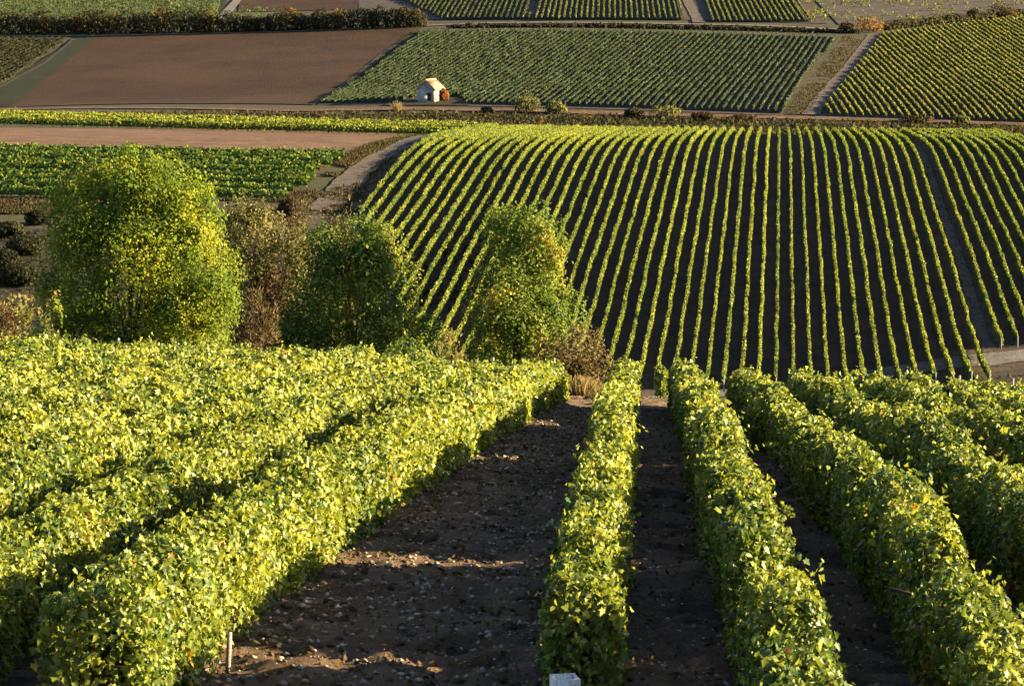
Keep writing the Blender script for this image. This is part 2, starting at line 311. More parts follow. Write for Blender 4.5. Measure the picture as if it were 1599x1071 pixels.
def leaves(pos, nor, size, tip=None, tmpl=LEAF, F=LEAF_F):
    n = len(pos); nor = nrm(nor)
    if tip is None: tip = np.array([0, 0, -1.0]) + rng.normal(0, .6, (n, 3))
    t = nrm(tip - nor * (tip * nor).sum(1)[:, None]); s = np.cross(t, nor)
    T = tmpl[None] * np.stack([rng.uniform(.7, 1.15, n), rng.uniform(.8, 1.15, n), rng.normal(1.0, 1.6, n)], 1)[:, None, :]; sz = np.broadcast_to(size, (n,))[:, None, None]
    V = pos[:, None, :] + (s[:, None, :]*T[:, :, 0:1] + t[:, None, :]*T[:, :, 1:2] + nor[:, None, :]*T[:, :, 2:3]) * sz
    Fi = (np.arange(n) * T.shape[1])[:, None, None] + F[None]
    return V.reshape(-1, 3), Fi.reshape(-1), np.full(n * len(F), F.shape[1]), len(F)
def merge(parts):                     # [(V, F, sizes, tint)]
    o = 0; Vs, Fs, Ss, Ts = [], [], [], []
    for V, F, s, t in parts:
        Vs.append(V); Fs.append(F + o); Ss.append(s); Ts.append(t); o += len(V)
    return np.concatenate(Vs), np.concatenate(Fs), np.concatenate(Ss), np.concatenate(Ts)

HUT = hit(672, 161, 440, 520)
def row_noise(t, seed, amps=((.35, .10), (.9, .07), (2.1, .05), (4.5, .03))):
    s = 0
    for i, (f, a) in enumerate(amps): s = s + (vnoise(t * f + 31.7 * i, np.zeros_like(t) + seed, 17) - .5) * 2 * a
    return s
def hedge_foliage(A, B, per_m, size, h=1.05, hw=.27, base=.16, seed=0, near=True, tint0=.5, dips=(), zf=H, top_flat=.62, gaps=0.0):
    """Leaves of one trained vine row from ground point A to B. per_m, size: functions of depth y or numbers."""
    A = np.array(A, float); B = np.array(B, float); L = np.linalg.norm(B - A); d = (B - A) / L; nr = np.array([d[1], -d[0]])
    ts = np.arange(0, L, .25); py_ = A[1] + d[1] * ts
    dens = np.array([per_m(y) for y in py_]) if callable(per_m) else np.full(len(ts), float(per_m))
    n = int((dens * .25).sum()); cdf = np.cumsum(dens); cdf = cdf / cdf[-1]
    t = np.interp(rng.random(n), np.concatenate([[0], cdf]), np.concatenate([ts, [L]]))
    y = A[1] + d[1] * t; sz = np.array(np.vectorize(size)(y)) if callable(size) else np.full(n, float(size))
    u = rng.random(n)
    ang = np.pi * (u * 1.16 - .08)                               # 0 = one side low, pi/2 = top, pi = other side
    ca, sa = np.cos(ang), np.sin(ang)
    e = top_flat
    ex = np.sign(ca) * np.abs(ca)**e; ez = np.sign(sa) * np.abs(sa)**e
    hh = h * (1 + row_noise(t, seed)); ww = hw * (1 + 1.3 * row_noise(t, seed + 50))
    for (tc, wd, dp) in dips: hh = hh - dp * np.exp(-((t - tc) / wd)**2)
    bump = (vnoise(t * 2.3 + seed * 7.1, u * 5.0, 3) - .5) * .34 + (vnoise(t * 5 + seed, u * 11.0, 5) - .5) * .16
    rad = 1 + bump - np.abs(rng.normal(0, .16, n)) + (rng.random(n) < .03) * rng.random(n) * .3
    mid = base + (hh - base) * .38
    lat = ex * ww * rad + row_noise(t, seed + 9, ((.22, .05), (.8, .03)))
    hz = np.where(ez > 0, mid + ez * (hh - mid) * rad, mid + ez * (mid - base) * 3.2 * rad)
    side = np.abs(ca)                                            # hang the skirts down
    low = rng.random(n) < side * .72
    hz = np.where(low, base + (mid - base) * rng.random(n)**.7 * 1.9, hz); hz = np.maximum(hz, .05)
    pxy = A + d * t[:, None] + nr * lat[:, None]
    cz = zf(A[0] + d[0] * t, A[1] + d[1] * t)
    pos = np.column_stack([pxy, cz + hz])
    nor = np.column_stack([nr[0] * ex, nr[1] * ex, .75 * np.maximum(ez, .25)]) + rng.normal(0, .7, (n, 3))
    clump = (vnoise(t * .9 + seed * 3.3, u * 3.0, 11) - .5)
    tint = tint0 + clump * .34 + rng.normal(0, .165, n)
    odd = rng.random(n); autumn = vnoise(t * .6 + seed * 5.7, np.zeros(n) + seed, 23)
    tint = np.clip(tint, .02, .9); tint = np.where((odd < .006) | ((autumn > .86) & (hz < .6) & (odd < .3)), .95 + .07 * rng.random(n), tint)
    keep = np.ones(n, bool)
    q_ = A + d * t[:, None]; yard = (np.abs(q_[:, 0] - HUT[0] - .6) / 5.2)**2 + (np.abs(q_[:, 1] - HUT[1] - .5) / 8.5)**2 < 1
    if gaps: keep = vnoise(t * 1.1 + seed * 2.9, np.zeros(n) + seed, 29) > gaps
    keep &= ~yard
    pos, nor, sz, tint = pos[keep], nor[keep], (sz * rng.uniform(.7, 1.25, n))[keep], tint[keep]
    parts = []
    if near:
        yk = A[1] + d[1] * t[keep] < 34
        V, F, s, k = leaves(pos[yk], nor[yk], sz[yk]); parts.append((V, F, s, np.repeat(tint[yk], k)))
        V, F, s, k = leaves(pos[~yk], nor[~yk], sz[~yk] * 1.1, tmpl=FOLD, F=FOLD_F); parts.append((V, F, s, np.repeat(tint[~yk], k)))
        ne = 520                                                 # leaves closing the two row ends
        for te, sg in ((0, -1), (L, 1)):
            a_ = rng.random(ne) * np.pi; r_ = np.sqrt(rng.random(ne)); h0 = h * (1 + row_noise(np.array([te]), seed))[0]
            la = np.cos(a_) * r_ * hw * 1.15; hz_ = np.where(rng.random(ne) < .6, base + (h0 - base) * rng.random(ne) * .8, base + (h0 - base) * (.4 + .6 * np.sin(a_) * r_))
            q_ = A + d * (te + sg * np.abs(rng.normal(0, .07, ne)) - sg * .10 * r_)[:, None] + nr * la[:, None]
            pe = np.column_stack([q_, zf(q_[:, 0], q_[:, 1]) + hz_]); ne_ = np.column_stack([np.tile(d * sg, (ne, 1)), np.full(ne, .35)]) + rng.normal(0, .6, (ne, 3))
            V, F, s, k = leaves(pe, ne_, (size(A[1] + d[1] * te) if callable(size) else size) * rng.uniform(.8, 1.2, ne)); parts.append((V, F, s, np.repeat(np.clip(tint0 + rng.normal(0, .15, ne), .02, .9), k)))
        ns = int(L * 2.0); st = rng.random(ns) * L                # shoots poking out of the hedge
        yy = A[1] + d[1] * st; hs = h * (1 + row_noise(st, seed))
        for (tc, wd, dp) in dips: hs = hs - dp * np.exp(-((st - tc) / wd)**2)
        a0 = rng.normal(0, .65, ns)
        sp = np.column_stack([A + d * st[:, None] + nr * (np.sin(a0) * hw * .85)[:, None], zf(A[0] + d[0]*st, A[1] + d[1]*st) + hs * (.62 + .35 * np.cos(a0))])
        sd = np.column_stack([nr[0]*np.sin(a0), nr[1]*np.sin(a0), .35 + .6 * np.cos(a0)]) + rng.normal(0, .35, (ns, 3)); sd = nrm(sd)
        ln = rng.uniform(.10, .34, ns)
        for q in range(6):
            f = (q + .5) / 6
            p = sp + sd * (ln * f)[:, None] + rng.normal(0, .02, (ns, 3)); p[:, 2] -= .12 * f * f * ln
            szz = (np.array(np.vectorize(size)(yy)) if callable(size) else size) * (1.05 - .45 * f)
            V, F, s, k = leaves(p, rng.normal(0, .6, (ns, 3)) + np.array([0, 0, .5]) + sd * .4, szz)
            parts.append((V, F, s, np.repeat(np.clip(tint0 + .12 + rng.normal(0, .12, ns), .05, .9), k)))
    else:
        V, F, s, k = leaves(pos, nor, sz, tmpl=DIAM, F=QUAD_F); parts.append((V, F, s, np.repeat(tint, k)))
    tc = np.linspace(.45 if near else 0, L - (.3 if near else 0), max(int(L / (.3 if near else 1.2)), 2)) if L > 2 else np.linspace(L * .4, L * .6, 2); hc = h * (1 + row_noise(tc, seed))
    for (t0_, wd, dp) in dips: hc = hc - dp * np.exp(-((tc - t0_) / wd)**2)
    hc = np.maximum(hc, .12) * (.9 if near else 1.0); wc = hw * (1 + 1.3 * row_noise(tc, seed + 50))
    lc = row_noise(tc, seed + 9, ((.22, .05), (.8, .03))); zc = zf(A[0] + d[0]*tc, A[1] + d[1]*tc)       # opaque low-tint core for dense inner foliage, added to block light through rows
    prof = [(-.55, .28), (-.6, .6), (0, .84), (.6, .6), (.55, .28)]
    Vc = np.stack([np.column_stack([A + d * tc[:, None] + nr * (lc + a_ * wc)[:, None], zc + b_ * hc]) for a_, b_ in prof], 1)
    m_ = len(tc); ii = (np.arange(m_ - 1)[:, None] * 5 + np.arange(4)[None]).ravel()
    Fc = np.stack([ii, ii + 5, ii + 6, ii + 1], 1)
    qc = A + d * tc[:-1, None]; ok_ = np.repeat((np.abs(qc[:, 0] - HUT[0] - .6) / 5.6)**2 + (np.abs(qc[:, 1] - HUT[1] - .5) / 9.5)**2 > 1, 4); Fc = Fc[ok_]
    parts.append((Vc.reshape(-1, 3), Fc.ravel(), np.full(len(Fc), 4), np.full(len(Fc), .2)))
    return merge(parts)

def org(p): return np.array([p[0], p[1], float(H(p[0], p[1]))])

# shared little meshes
def post_mesh(name, h, r, mat):
    b = MB(); b.tube([(0, 0, -.2), (0, 0, h * .6), (0, 0, h)], [r, r * .97, r * .93], 8); o = b.build(name, mat, smooth=False); COL.objects.unlink(o); return o.data
POST_NEAR = post_mesh('end_post', 1.0, .035, M_WOOD); POST_FAR = post_mesh('end_post', .95, .06, M_WOOD)
POST_THIN = post_mesh('stake', .34, .02, M_WOOD)
def trunk_mesh(s):
    b = MB(); r = random.Random(s); pts = [(0, 0, -.1)]; x = y = 0
    for z in (.12, .25, .38, .5): x += r.uniform(-.05, .05); y += r.uniform(-.05, .05); pts.append((x, y, z))
    b.tube(pts, [.04, .034, .03, .032, .02], 7); b.tube([pts[-2], (x, y + .2, .52), (x, y + .42, .56)], [.02, .015, .008], 5)
    o = b.build('vine_trunk', M_BARK, smooth=True); COL.objects.unlink(o); return o.data
TRUNKS = [trunk_mesh(i) for i in range(4)]
def child(name, data, root, loc, rot=(0, 0, 0), scale=1.0):
    o = bpy.data.objects.new(name, data); COL.objects.link(o); o.parent = root
    o.location = tuple(float(a - b) for a, b in zip(loc, root.location)); o.rotation_euler = rot; o.scale = (scale,) * 3
    return o

# ------------------------------------------------------------------ near vine hedges
def near_size(y): return float(np.interp(y, [14, 22, 35, 62], [.045, .052, .067, .092]))
def near_dens(y): return float(np.interp(y, [14, 22, 35, 62], [3500, 2700, 1800, 1000]))
A_R = (1007 - CX) / FPX; UR = np.array([math.sin(A_R), math.cos(A_R)]); NR = np.array([math.cos(A_R), -math.sin(A_R)])
A_L = (1140 - CX) / FPX
def near_hedge(label, A, B, seed, trunks=0, h=1.05, hw=.27, dips=(), posts=True, tint0=.5, dmul=1.0):
    A = np.array(A, float); B = np.array(B, float); L = np.linalg.norm(B - A); d = (B - A) / L
    root = empty('vine_hedge', org(A), label, 'vine row', 'near vine hedges in the sunlit vineyard')
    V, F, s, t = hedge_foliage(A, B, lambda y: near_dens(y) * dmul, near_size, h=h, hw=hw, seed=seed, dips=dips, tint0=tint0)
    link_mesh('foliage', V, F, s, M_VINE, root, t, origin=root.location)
    if posts:
        for k, q in enumerate((B + d * .12,)):
            child('end_post', POST_NEAR, root, (*q, soil_z(*q)), (rng.normal(0, .05), rng.normal(0, .05), 0))
    for k in range(trunks):
        q = A + d * (.5 + k * 1.0)
        child('trunk', TRUNKS[k % 4], root, (*q, soil_z(*q) - .02), (0, 0, rng.random() * 6.28))
    return root
def r_line(k, y): off = (-.31 + k) * 1.3; return NR * off + UR * (y / UR[1])
near_hedge('lone vine hedge between the wide stony lane and a narrow dark soil path', r_line(0, 18.7), r_line(0, 63.2), 1, 22, h=1.06, hw=.25,
           dips=((1.9, .45, .8), (7.6, .55, .8), (12.5, .4, .5), (21.5, .6, .8), (33, .7, .7)), tint0=.60)
REND = {1: 63.3, 2: 63.6, 3: 64.2, 4: 64.8, 5: 65.4, 6: 66, 7: 66.6, 8: 67.2, 9: 67.8}
for k in range(1, 10):
    y0 = max(14.0, [0, 14, 15, 19, 24, 29, 34, 38, 43, 47][k])
    near_hedge('%s bushy vine hedge past the lone hedge, going away from the wide stony lane' % ordinal(k),
               r_line(k, y0), r_line(k, REND[k]), 10 + k, 14 if k < 3 else 0, h=1.05, hw=.28 if k < 4 else .26, tint0=.55, dips={1: ((6.4, .45, .7), (12.2, .55, .7), (26.2, .6, .7), (37.5, .7, .6)), 2: ((5.4, .5, .5), (11.2, .6, .5), (25.2, .7, .5), (36.5, .7, .4))}.get(k, ()))
def l_line(k, y):
    o = -4.02 - 1.42 * k; x = o + y * math.tan(A_L); return np.array([x, y])
for k in range(0, 13):
    y0 = [17.6, 20, 23, 26, 28, 31, 34, 37, 40, 43, 46, 49, 52][k] - (2.5 if k == 1 else 0)
    lab = 'vine hedge edging the wide stony lane, outermost of the dense leafy block' if k == 0 else '%s vine hedge from the wide stony lane inside the dense leafy block' % ordinal(k + 1)
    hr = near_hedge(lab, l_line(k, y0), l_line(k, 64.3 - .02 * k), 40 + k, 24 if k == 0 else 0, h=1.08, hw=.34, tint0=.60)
    if k == 0: q = l_line(0, 20.4) + np.array([.36, 0]); child('stake', POST_THIN, hr, (*q, soil_z(*q) - .05), (0, .06, 0))
# single leafy vine standing beyond the path
def plant(name, label, cat, p, parts, group=None):
    root = empty(name, org(p), label, cat, group)
    return root
lv = hit(1033, 612, 60, 120); root = empty('young_vine', org(lv), 'single small leafy vine at the far end of the dark soil path', 'vine')
V, F, s, t = hedge_foliage(lv - (0, .25), lv + (0, .25), 300, .15, h=1.0, hw=.14, seed=77, tint0=.62)
link_mesh('foliage', V, F, s, M_VINE, root, t, origin=root.location); child('trunk', TRUNKS[1], root, (*lv, float(H(*lv))))
# white sleeve at the foot of the lone hedge
sl = hit(885, 1140, 12, 40); sl = np.array([at(884, 18.1)[0], 18.1]); zz = z_of(1056, 18.1); g0 = float(H(*sl))
root = empty('vine_sleeve', (sl[0], sl[1], g0), 'white open-topped plastic sleeve at the foot of the lone vine hedge', 'plant guard')
b = MB(); hh = zz - g0; o_, i_ = .085, .068
for (lo, hi) in (((-o_, -o_, 0), (o_, -i_, hh)), ((-o_, i_, 0), (o_, o_, hh)), ((-o_, -i_, 0), (-i_, i_, hh - .004)), ((i_, -i_, 0), (o_, i_, hh - .004))): b.box(lo, hi)
b.build('sleeve', M_PLASTIC, root)
b = MB(); b.tube([(.0, .0, -.1), (.01, 0, hh * .9)], [.014, .012], 6); b.build('stake', M_WOOD, root)
root.rotation_euler = (0, 0, math.radians(12))

# stones, clods and dry leaves on the lanes
def scatter_lane(n, y0, y1):
    y = y0 + (y1 - y0) * rng.random(n)**1.35; x = np.zeros(n)
    cl = r_line(0, 1.0)
    k = rng.random(n)
    xa = -3.85 + y * math.tan(A_L); xb = -.403 + y * math.tan(A_R)
    x = np.where(k < .62, xa + (xb - xa) * rng.random(n), xb + rng.random(n) * 1.3 * (2 + y * .06))
    return x, y
OCT = np.array([(1,0,0),(-1,0,0),(0,1,0),(0,-1,0),(0,0,1),(0,0,-1)], float); OCT_F = np.array([(0,2,4),(2,1,4),(1,3,4),(3,0,4),(2,0,5),(1,2,5),(3,1,5),(0,3,5)])
def stones(name, n, smin, smax, mat, label, flat=.6):
    x, y = scatter_lane(n, 16, 62); s = smin + (smax - smin) * rng.random(n)**3
    T = OCT[None] * (1 + rng.normal(0, .28, (n, 6, 3))) + rng.normal(0, .16, (n, 6, 3)); T[..., 2] *= flat
    a = rng.random(n) * 6.28; c, q = np.cos(a)[:, None], np.sin(a)[:, None]
    V = np.stack([T[..., 0]*c - T[..., 1]*q, T[..., 0]*q + T[..., 1]*c, T[..., 2]], 2) * s[:, None, None]
    V += np.stack([x, y, soil_z(x, y) - s * .05], 1)[:, None, :]
    F = (np.arange(n)*6)[:, None, None] + OCT_F[None]
    return tag(link_mesh(name, V.reshape(-1, 3), F.reshape(-1), np.full(n*8, 3), mat), label, None, None, 'stuff')
stones('pebbles', 18000, .007, .042, M_STONE, 'pale chalky stones scattered over the soil lanes')
stones('dirt', 14000, .008, .045, M_SOIL, 'dark clods of earth scattered over the soil lanes', .7)
nl = 6000; x, y = scatter_lane(nl, 16, 60)
V, F, s_, k = leaves(np.column_stack([x, y, soil_z(x, y) + .02]), np.array([0, 0, 1.]) + rng.normal(0, .35, (nl, 3)), .055 * rng.uniform(.4, 1.3, nl), tip=rng.normal(0, 1, (nl, 3)))
tag(link_mesh('fallen_leaves', V, F, s_, M_BROWN, None, np.repeat(rng.random(nl), k)), 'dry brown leaves fallen on the soil lanes', None, None, 'stuff')

# ------------------------------------------------------------------ facing hill: long vine rows up and over the crest
def far_hedge(A, B, label, group, per_m=80, size=.15, h=1.08, hw=.125, seed=0, tint0=.55, post=None, gaps=0.0, mat=None):
    A = np.array(A, float); B = np.array(B, float)
    V, F, s, t = hedge_foliage(A, B, per_m, size, h=h, hw=hw, seed=seed, near=False, tint0=tint0, gaps=gaps, base=.2)
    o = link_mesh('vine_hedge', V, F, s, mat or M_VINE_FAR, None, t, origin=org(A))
    tag(o, label, 'vine row', group)
    if post: d = (B - A) / np.linalg.norm(B - A); q = A - d * .45; child('end_post', POST_FAR, o, (*q, float(H(*q))))
    return o
G_HILL = 'long vine rows striping the facing hill'
for k in range(-32, 13):
    y0 = float(np.interp(k, [-32, -28, -24, -20, -5, 12], [280, 256, 234, 215, 211, 208.5]))
    n = 13 - k
    far_hedge(hill_pt(k, y0), hill_pt(k, 417 + 2 * math.sin(k * 2.1)), '%s long vine row from the grey track, on its broad side of the facing hill' % ordinal(n), G_HILL, seed=100 + k, post=True, gaps=.10, tint0=.56 + rng.normal(0, .04), h=1.06 + rng.normal(0, .05), hw=.125 + rng.normal(0, .012))
for j, k in enumerate(range(14, 25)):
    y0 = 224 + .35 * j
    far_hedge(hill_pt(k - .45, y0), hill_pt(k - .45, 417), '%s vine row past the grey track, on its narrow side of the facing hill' % ordinal(j + 1), G_HILL, seed=160 + k, post=True, gaps=.12, tint0=.55 + rng.normal(0, .04))
# lime strip along the crest, left of the rows
yf, yb = hit(330, 205.5, 300, 415)[1], 410
for j in range(8):
    yy = yf + (yb - yf) * j / 7
    far_hedge(at(-190, yy), at(690 + 9 * j, yy), '%s bright vine row lying along the crest above the reddish stubble strip' % ordinal(j + 1), 'bright vine rows along the crest', 60, .24, h=1.3, hw=.42, seed=200 + j, tint0=.7)
# dense dark block behind the trees
y0b, y1b = hit(300, 312, 240, 330)[1], hit(300, 246, 260, 400)[1]
for j in range(9):
    yy = y0b + (y1b - y0b) * j / 8
    far_hedge(at(-190, yy), at(float(np.interp(j, [0, 8], [450, 535])) + rng.normal(0, 7), yy - .5), '%s vine row above the dark bank in the dense block below the stubble' % ordinal(j + 1), 'vine rows in the dense block behind the trees', 44, .3, h=1.25, hw=.5, seed=220 + j, tint0=.50, gaps=.08, mat=M_TREE_M)

# ------------------------------------------------------------------ far slope vine fields
def clip_rows(quad, px_dir, spacing, lo=430, hi=900, world=False, jit=0):
    q = np.array([hit(p[0], p[1], lo, hi) for p in quad])
    a = (px_dir - CX) / FPX; d = np.array([math.sin(a), math.cos(a)]); n = np.array([math.cos(a), -math.sin(a)])
    s = q @ n; out = []
    c = s.max() - spacing * .3
    while c > s.min():
        ts = []
        for i in range(4):
            a_, b_ = q[i], q[(i+1) % 4]; sa, sb = a_ @ n - c, b_ @ n - c
            if sa * sb < 0: ts.append((a_ + (b_ - a_) * sa / (sa - sb)) @ d)
        if len(ts) >= 2 and max(ts) - min(ts) > 6: out.append((n*c + d*min(ts), n*c + d*max(ts)))
        c -= spacing
    return out
def vine_field(quad, px_dir, spacing, phrase, group, per_m=20, size=.27, h=.88, hw=.15, tint0=.5, gaps=.2, seed=300, lo=430, mat=None):
    for j, (A, B) in enumerate(clip_rows(quad, px_dir, spacing, lo)):
        far_hedge(A, B, phrase % ordinal(j + 1), group, per_m, size, h, hw, seed + j, tint0, gaps=gaps, mat=mat or M_FIELDV)
vine_field([(660, 52), (1308, 59), (1222, 179), (498, 163)], 1560, 1.22, '%s vine row from the weedy verge in the shade-darkened green field around the shed', 'vine rows in the dark green field around the shed', per_m=15, tint0=.22, seed=300, gaps=.3)  # leaf tint lowered to put this field's shade into the colour
vine_field([(1380, 55), (1640, 24), (1660, 194), (1282, 182)], 880, 1.25, '%s vine row down from the bush-lined top corner in the field beyond the slope track', 'vine rows in the field beyond the slope track', tint0=.74, seed=400, gaps=.14)
vine_field([(838, -12), (1066, -12), (1070, 33), (835, 33)], 955, 1.25, '%s upper vine row from the grey field lane, on its shed side', 'vine rows in the upper field above the contour road', 12, .32, tint0=.5, seed=500)
vine_field([(600, -12), (826, -12), (828, 32), (690, 32)], 955, 1.25, '%s upper vine row counted from the middle field toward the dark hedge', 'vine rows in the upper field beside the hedge', 12, .32, tint0=.3, seed=540)
vine_field([(1092, -12), (1235, -12), (1268, 36), (1108, 36)], 955, 1.25, '%s upper vine row from the scattered young vines toward the grey field lane', 'vine rows in the upper field by the young vines', 12, .32, tint0=.58, seed=580)
vine_field([(-60, 63), (108, 63), (-10, 146), (-60, 150)], 1100, 1.6, '%s vine row from the green grass strip in the small dark corner field', 'vine rows in the small dark corner field', 14, .36, tint0=.35, seed=620, mat=M_HEDGE)
# uncountable rows far up and scattered young vines
parts = []
for j, (A, B) in enumerate(clip_rows([(-60, -14), (345, -14), (338, 34), (-60, 40)], 1500, 1.5)):
    parts.append(hedge_foliage(A, B, 7, .42, h=.8, hw=.3, seed=700 + j, near=False, tint0=.36))
V, F, s, t = merge(parts); tag(link_mesh('vine_foliage', V, F, s, M_FIELDV, None, t), 'smooth green mass of distant vines above the dark hedge', None, None, 'stuff')
nb = 380; pts = []
while len(pts) < nb:
    p = hit(random.uniform(1260, 1660), random.uniform(-20, 36), 560, 800)
    if True: pts.append(p)
pts = np.array(pts); n = nb * 9; c = np.repeat(pts, 9, 0) + rng.normal(0, .28, (n, 2)); P = np.column_stack([c, H(c[:, 0], c[:, 1]) + .2 + rng.random(n)*.7])
V, F, s, k = leaves(P, rng.normal(0, 1, (n, 3)) + (0, 0, .5), .45 * rng.uniform(.7, 1.2, n), tmpl=DIAM, F=QUAD_F)
tag(link_mesh('young_vine_foliage', V, F, s, M_FIELDV, None, np.clip(rng.normal(.62, .15, n), 0, .9)), 'scattered yellowish young vines on the pale upper field', None, None, 'stuff')

# ------------------------------------------------------------------ trees and shrubs
def crown(lobes, n, size, seed, tint0=.45, tsd=.2, tmpl=DIAM, F=QUAD_F, inner=.22, radial=False, ysun=0.0, nrand=.55, wts=None):
    """Leaf-sized faces spread through a cloud of ellipsoid lobes [(x,y,z,rx,ry,rz)] around the origin."""
    lobes = np.array(lobes, float); vol = (lobes[:, 3] * lobes[:, 5]) * (np.array(wts) if wts else 1.0)
    ids = rng.choice(len(lobes), n, p=vol / vol.sum()); lb = lobes[ids]
    d = nrm(rng.normal(0, 1, (n, 3))); th = np.arctan2(d[:, 1], d[:, 0]); ph = d[:, 2]
    nz = (vnoise(th * 2.2 + ids * 3.1 + seed, ph * 3.2 + ids, 31) - .5) * .5 + (vnoise(th * 5 + ids * 1.7, ph * 7 + seed, 37) - .5) * .3
    r = (1 + nz) * (1 - np.abs(rng.normal(0, inner, n))); r = np.clip(r, .1, 1.5)
    pos = lb[:, :3] + d * lb[:, 3:6] * r[:, None]
    keep = vnoise(pos[:, 0] * .9 + seed + pos[:, 1] * .37, pos[:, 2] * 1.1 + pos[:, 1] * .6, 41) > .22
    keep &= pos[:, 2] > .05
    pos, d, ids = pos[keep], d[keep], ids[keep]; n = len(pos)
    nor = d + rng.normal(0, nrand, (n, 3)) + np.array([0, 0, .3])
    tint = tint0 + (vnoise(pos[:, 0]*.7 + seed, pos[:, 2]*.7 + pos[:, 1]*.5, 43) - .5) * .45 + rng.normal(0, tsd, n)
    if ysun: tint = tint + ysun * (pos[:, 2] / max(pos[:, 2].max(), .1) - .4)
    tip = (d + rng.normal(0, .25, (n, 3)) + np.array([0, 0, .5])) if radial else None
    if radial: nor = np.cross(tip, rng.normal(0, 1, (n, 3)))
    V, Fi, s, k = leaves(pos, nor, size * rng.uniform(.65, 1.3, n), tip=tip, tmpl=tmpl, F=F)
    return V, Fi, s, np.repeat(np.clip(tint, 0.0, 1), k)
def woody(root, px, d, top, mat, label, cat, lobes, n, size, seed, trunk=None, tint0=.45, group=None, kind='bush', **kw):
    p = at(px, d); g = float(H(*p)); hgt = z_of(top, d) - g
    r = empty(kind, (p[0], p[1], g), label, cat, group)
    m_px = d / FPX                                            # metres per photo pixel there
    L = [(a*m_px, b, c*hgt, e*m_px, (f if f else e*m_px*.9), h_*hgt) for (a, b, c, e, f, h_) in lobes]
    big = list(L); r0 = random.Random(seed * 7 + 1)
    for q in big:                                             # smaller boughs break up the outline
        for _ in range(11 if kind == 'tree' else 7):
            v = Vector((r0.gauss(0, 1), r0.gauss(-.25, 1), r0.gauss(.25, .9))).normalized(); f = r0.uniform(.26, .46)
            L.append((q[0] + v.x*q[3]*.86, q[1] + v.y*q[4]*.86, q[2] + v.z*q[5]*.86, q[3]*f, q[4]*f, q[5]*f))
    kw['wts'] = [.8] * len(big) + [1.0] * (len(L) - len(big))
    V, F, s, t = crown(L, n, size, seed, tint0, **kw)
    link_mesh('crown', V, F, s, mat, r, t)
    L = big; b = MB(); rr = random.Random(seed)
    tr = trunk or .08
    b.tube([(0, 0, -.3), (rr.uniform(-.1, .1), 0, hgt*.2), (rr.uniform(-.2, .2), rr.uniform(-.2, .2), hgt*.45), (rr.uniform(-.3, .3), 0, hgt*.75)], [tr*1.3, tr, tr*.7, tr*.25], 8)
    for q in L:
        b.tube([(0, 0, hgt*.18), (q[0]*.45, q[1]*.5, q[2]*.6 + .1*hgt), (q[0], q[1], q[2])], [tr*.55, tr*.35, tr*.1], 6)
    b.build('trunk', M_BARK, r, smooth=True)
    return r
# (dx px, dy m, z share, rx px, ry m or 0, rz share)
woody(None, 201, 186, 230, M_TREE_Y, 'tall broad yellow-green tree, the largest on the valley floor', 'tree',
      [(0, 0, .55, 124, 4.6, .32), (40, 0, .72, 96, 3.6, .24), (6, -.3, .86, 60, 2.4, .14), (66, -.3, .82, 60, 2.3, .15), (96, -.3, .70, 54, 2.2, .19), (104, -.6, .5, 66, 2.6, .26),
       (-58, .2, .72, 74, 2.9, .20), (-98, .5, .50, 70, 2.6, .26), (-112, .5, .27, 64, 2.5, .24), (0, -1.2, .3, 130, 3.6, .3), (112, 0, .28, 62, 2.3, .26), (0, -1.2, .14, 140, 3, .18)], 84000, .19, 1, .16, .62, kind='tree', inner=.34, tsd=.10)
woody(None, 546, 178, 338, M_TREE_G, 'rounded dark green tree beside the russet undergrowth', 'tree',
      [(-5, 0, .60, 86, 3.2, .36), (40, 0, .58, 72, 2.8, .34), (-58, 0, .52, 66, 2.5, .36), (90, .3, .30, 60, 2.3, .26), (0, -1, .28, 112, 3, .3), (-14, -.3, .80, 60, 2.1, .19), (30, 0, .76, 52, 1.9, .18), (-80, 0, .3, 50, 2, .28)], 36000, .19, 2, .18, .60, kind='tree', tsd=.14)
woody(None, 806, 176, 312, M_TREE_M, 'upright mid-green tree in front of the striped hill', 'tree',
      [(4, 0, .68, 70, 2.6, .26), (34, 0, .82, 42, 1.8, .16), (-16, 0, .84, 40, 1.6, .14), (2, -.4, .5, 74, 2.6, .28), (-34, 0, .34, 62, 2.3, .26), (56, -.5, .38, 52, 1.8, .26), (20, -.8, .18, 84, 2.4, .2), (54, 0, .24, 42, 1.6, .22), (44, -.4, .62, 38, 1.5, .18)], 34000, .18, 3, .2, .60, kind='tree', tsd=.12)
woody(None, 416, 205, 300, M_OLIVE, 'grey-green feathery shrub between the two largest trees', 'shrub',
      [(-25, 0, .72, 48, 2, .26), (28, 0, .5, 48, 2.2, .34), (-30, 0, .42, 46, 2, .34), (55, 0, .62, 26, 1.2, .2), (0, -.6, .25, 62, 2, .25)], 22000, .19, 4, .09, .6, kind='shrub', nrand=.8)
woody(None, 492, 216, 296, M_BROWN, 'brown dry thicket beside the grey farm track', 'shrub',
      [(-10, 0, .66, 42, 2, .3), (32, 0, .6, 32, 1.6, .28), (-25, 0, .35, 42, 2, .3), (30, 0, .28, 42, 2, .26)], 14000, .18, 5, .08, .6, kind='shrub', nrand=.9)
woody(None, 547, 214, 304, M_STRAW, 'small straw-coloured bush at the corner of the farm track', 'shrub', [(0, 0, .6, 12, .6, .36), (-8, 0, .3, 12, .6, .3)], 600, .26, 6, .04, .4, radial=True, tmpl=BLADE * np.array([2.4, 1.6, 1]), kind='shrub')
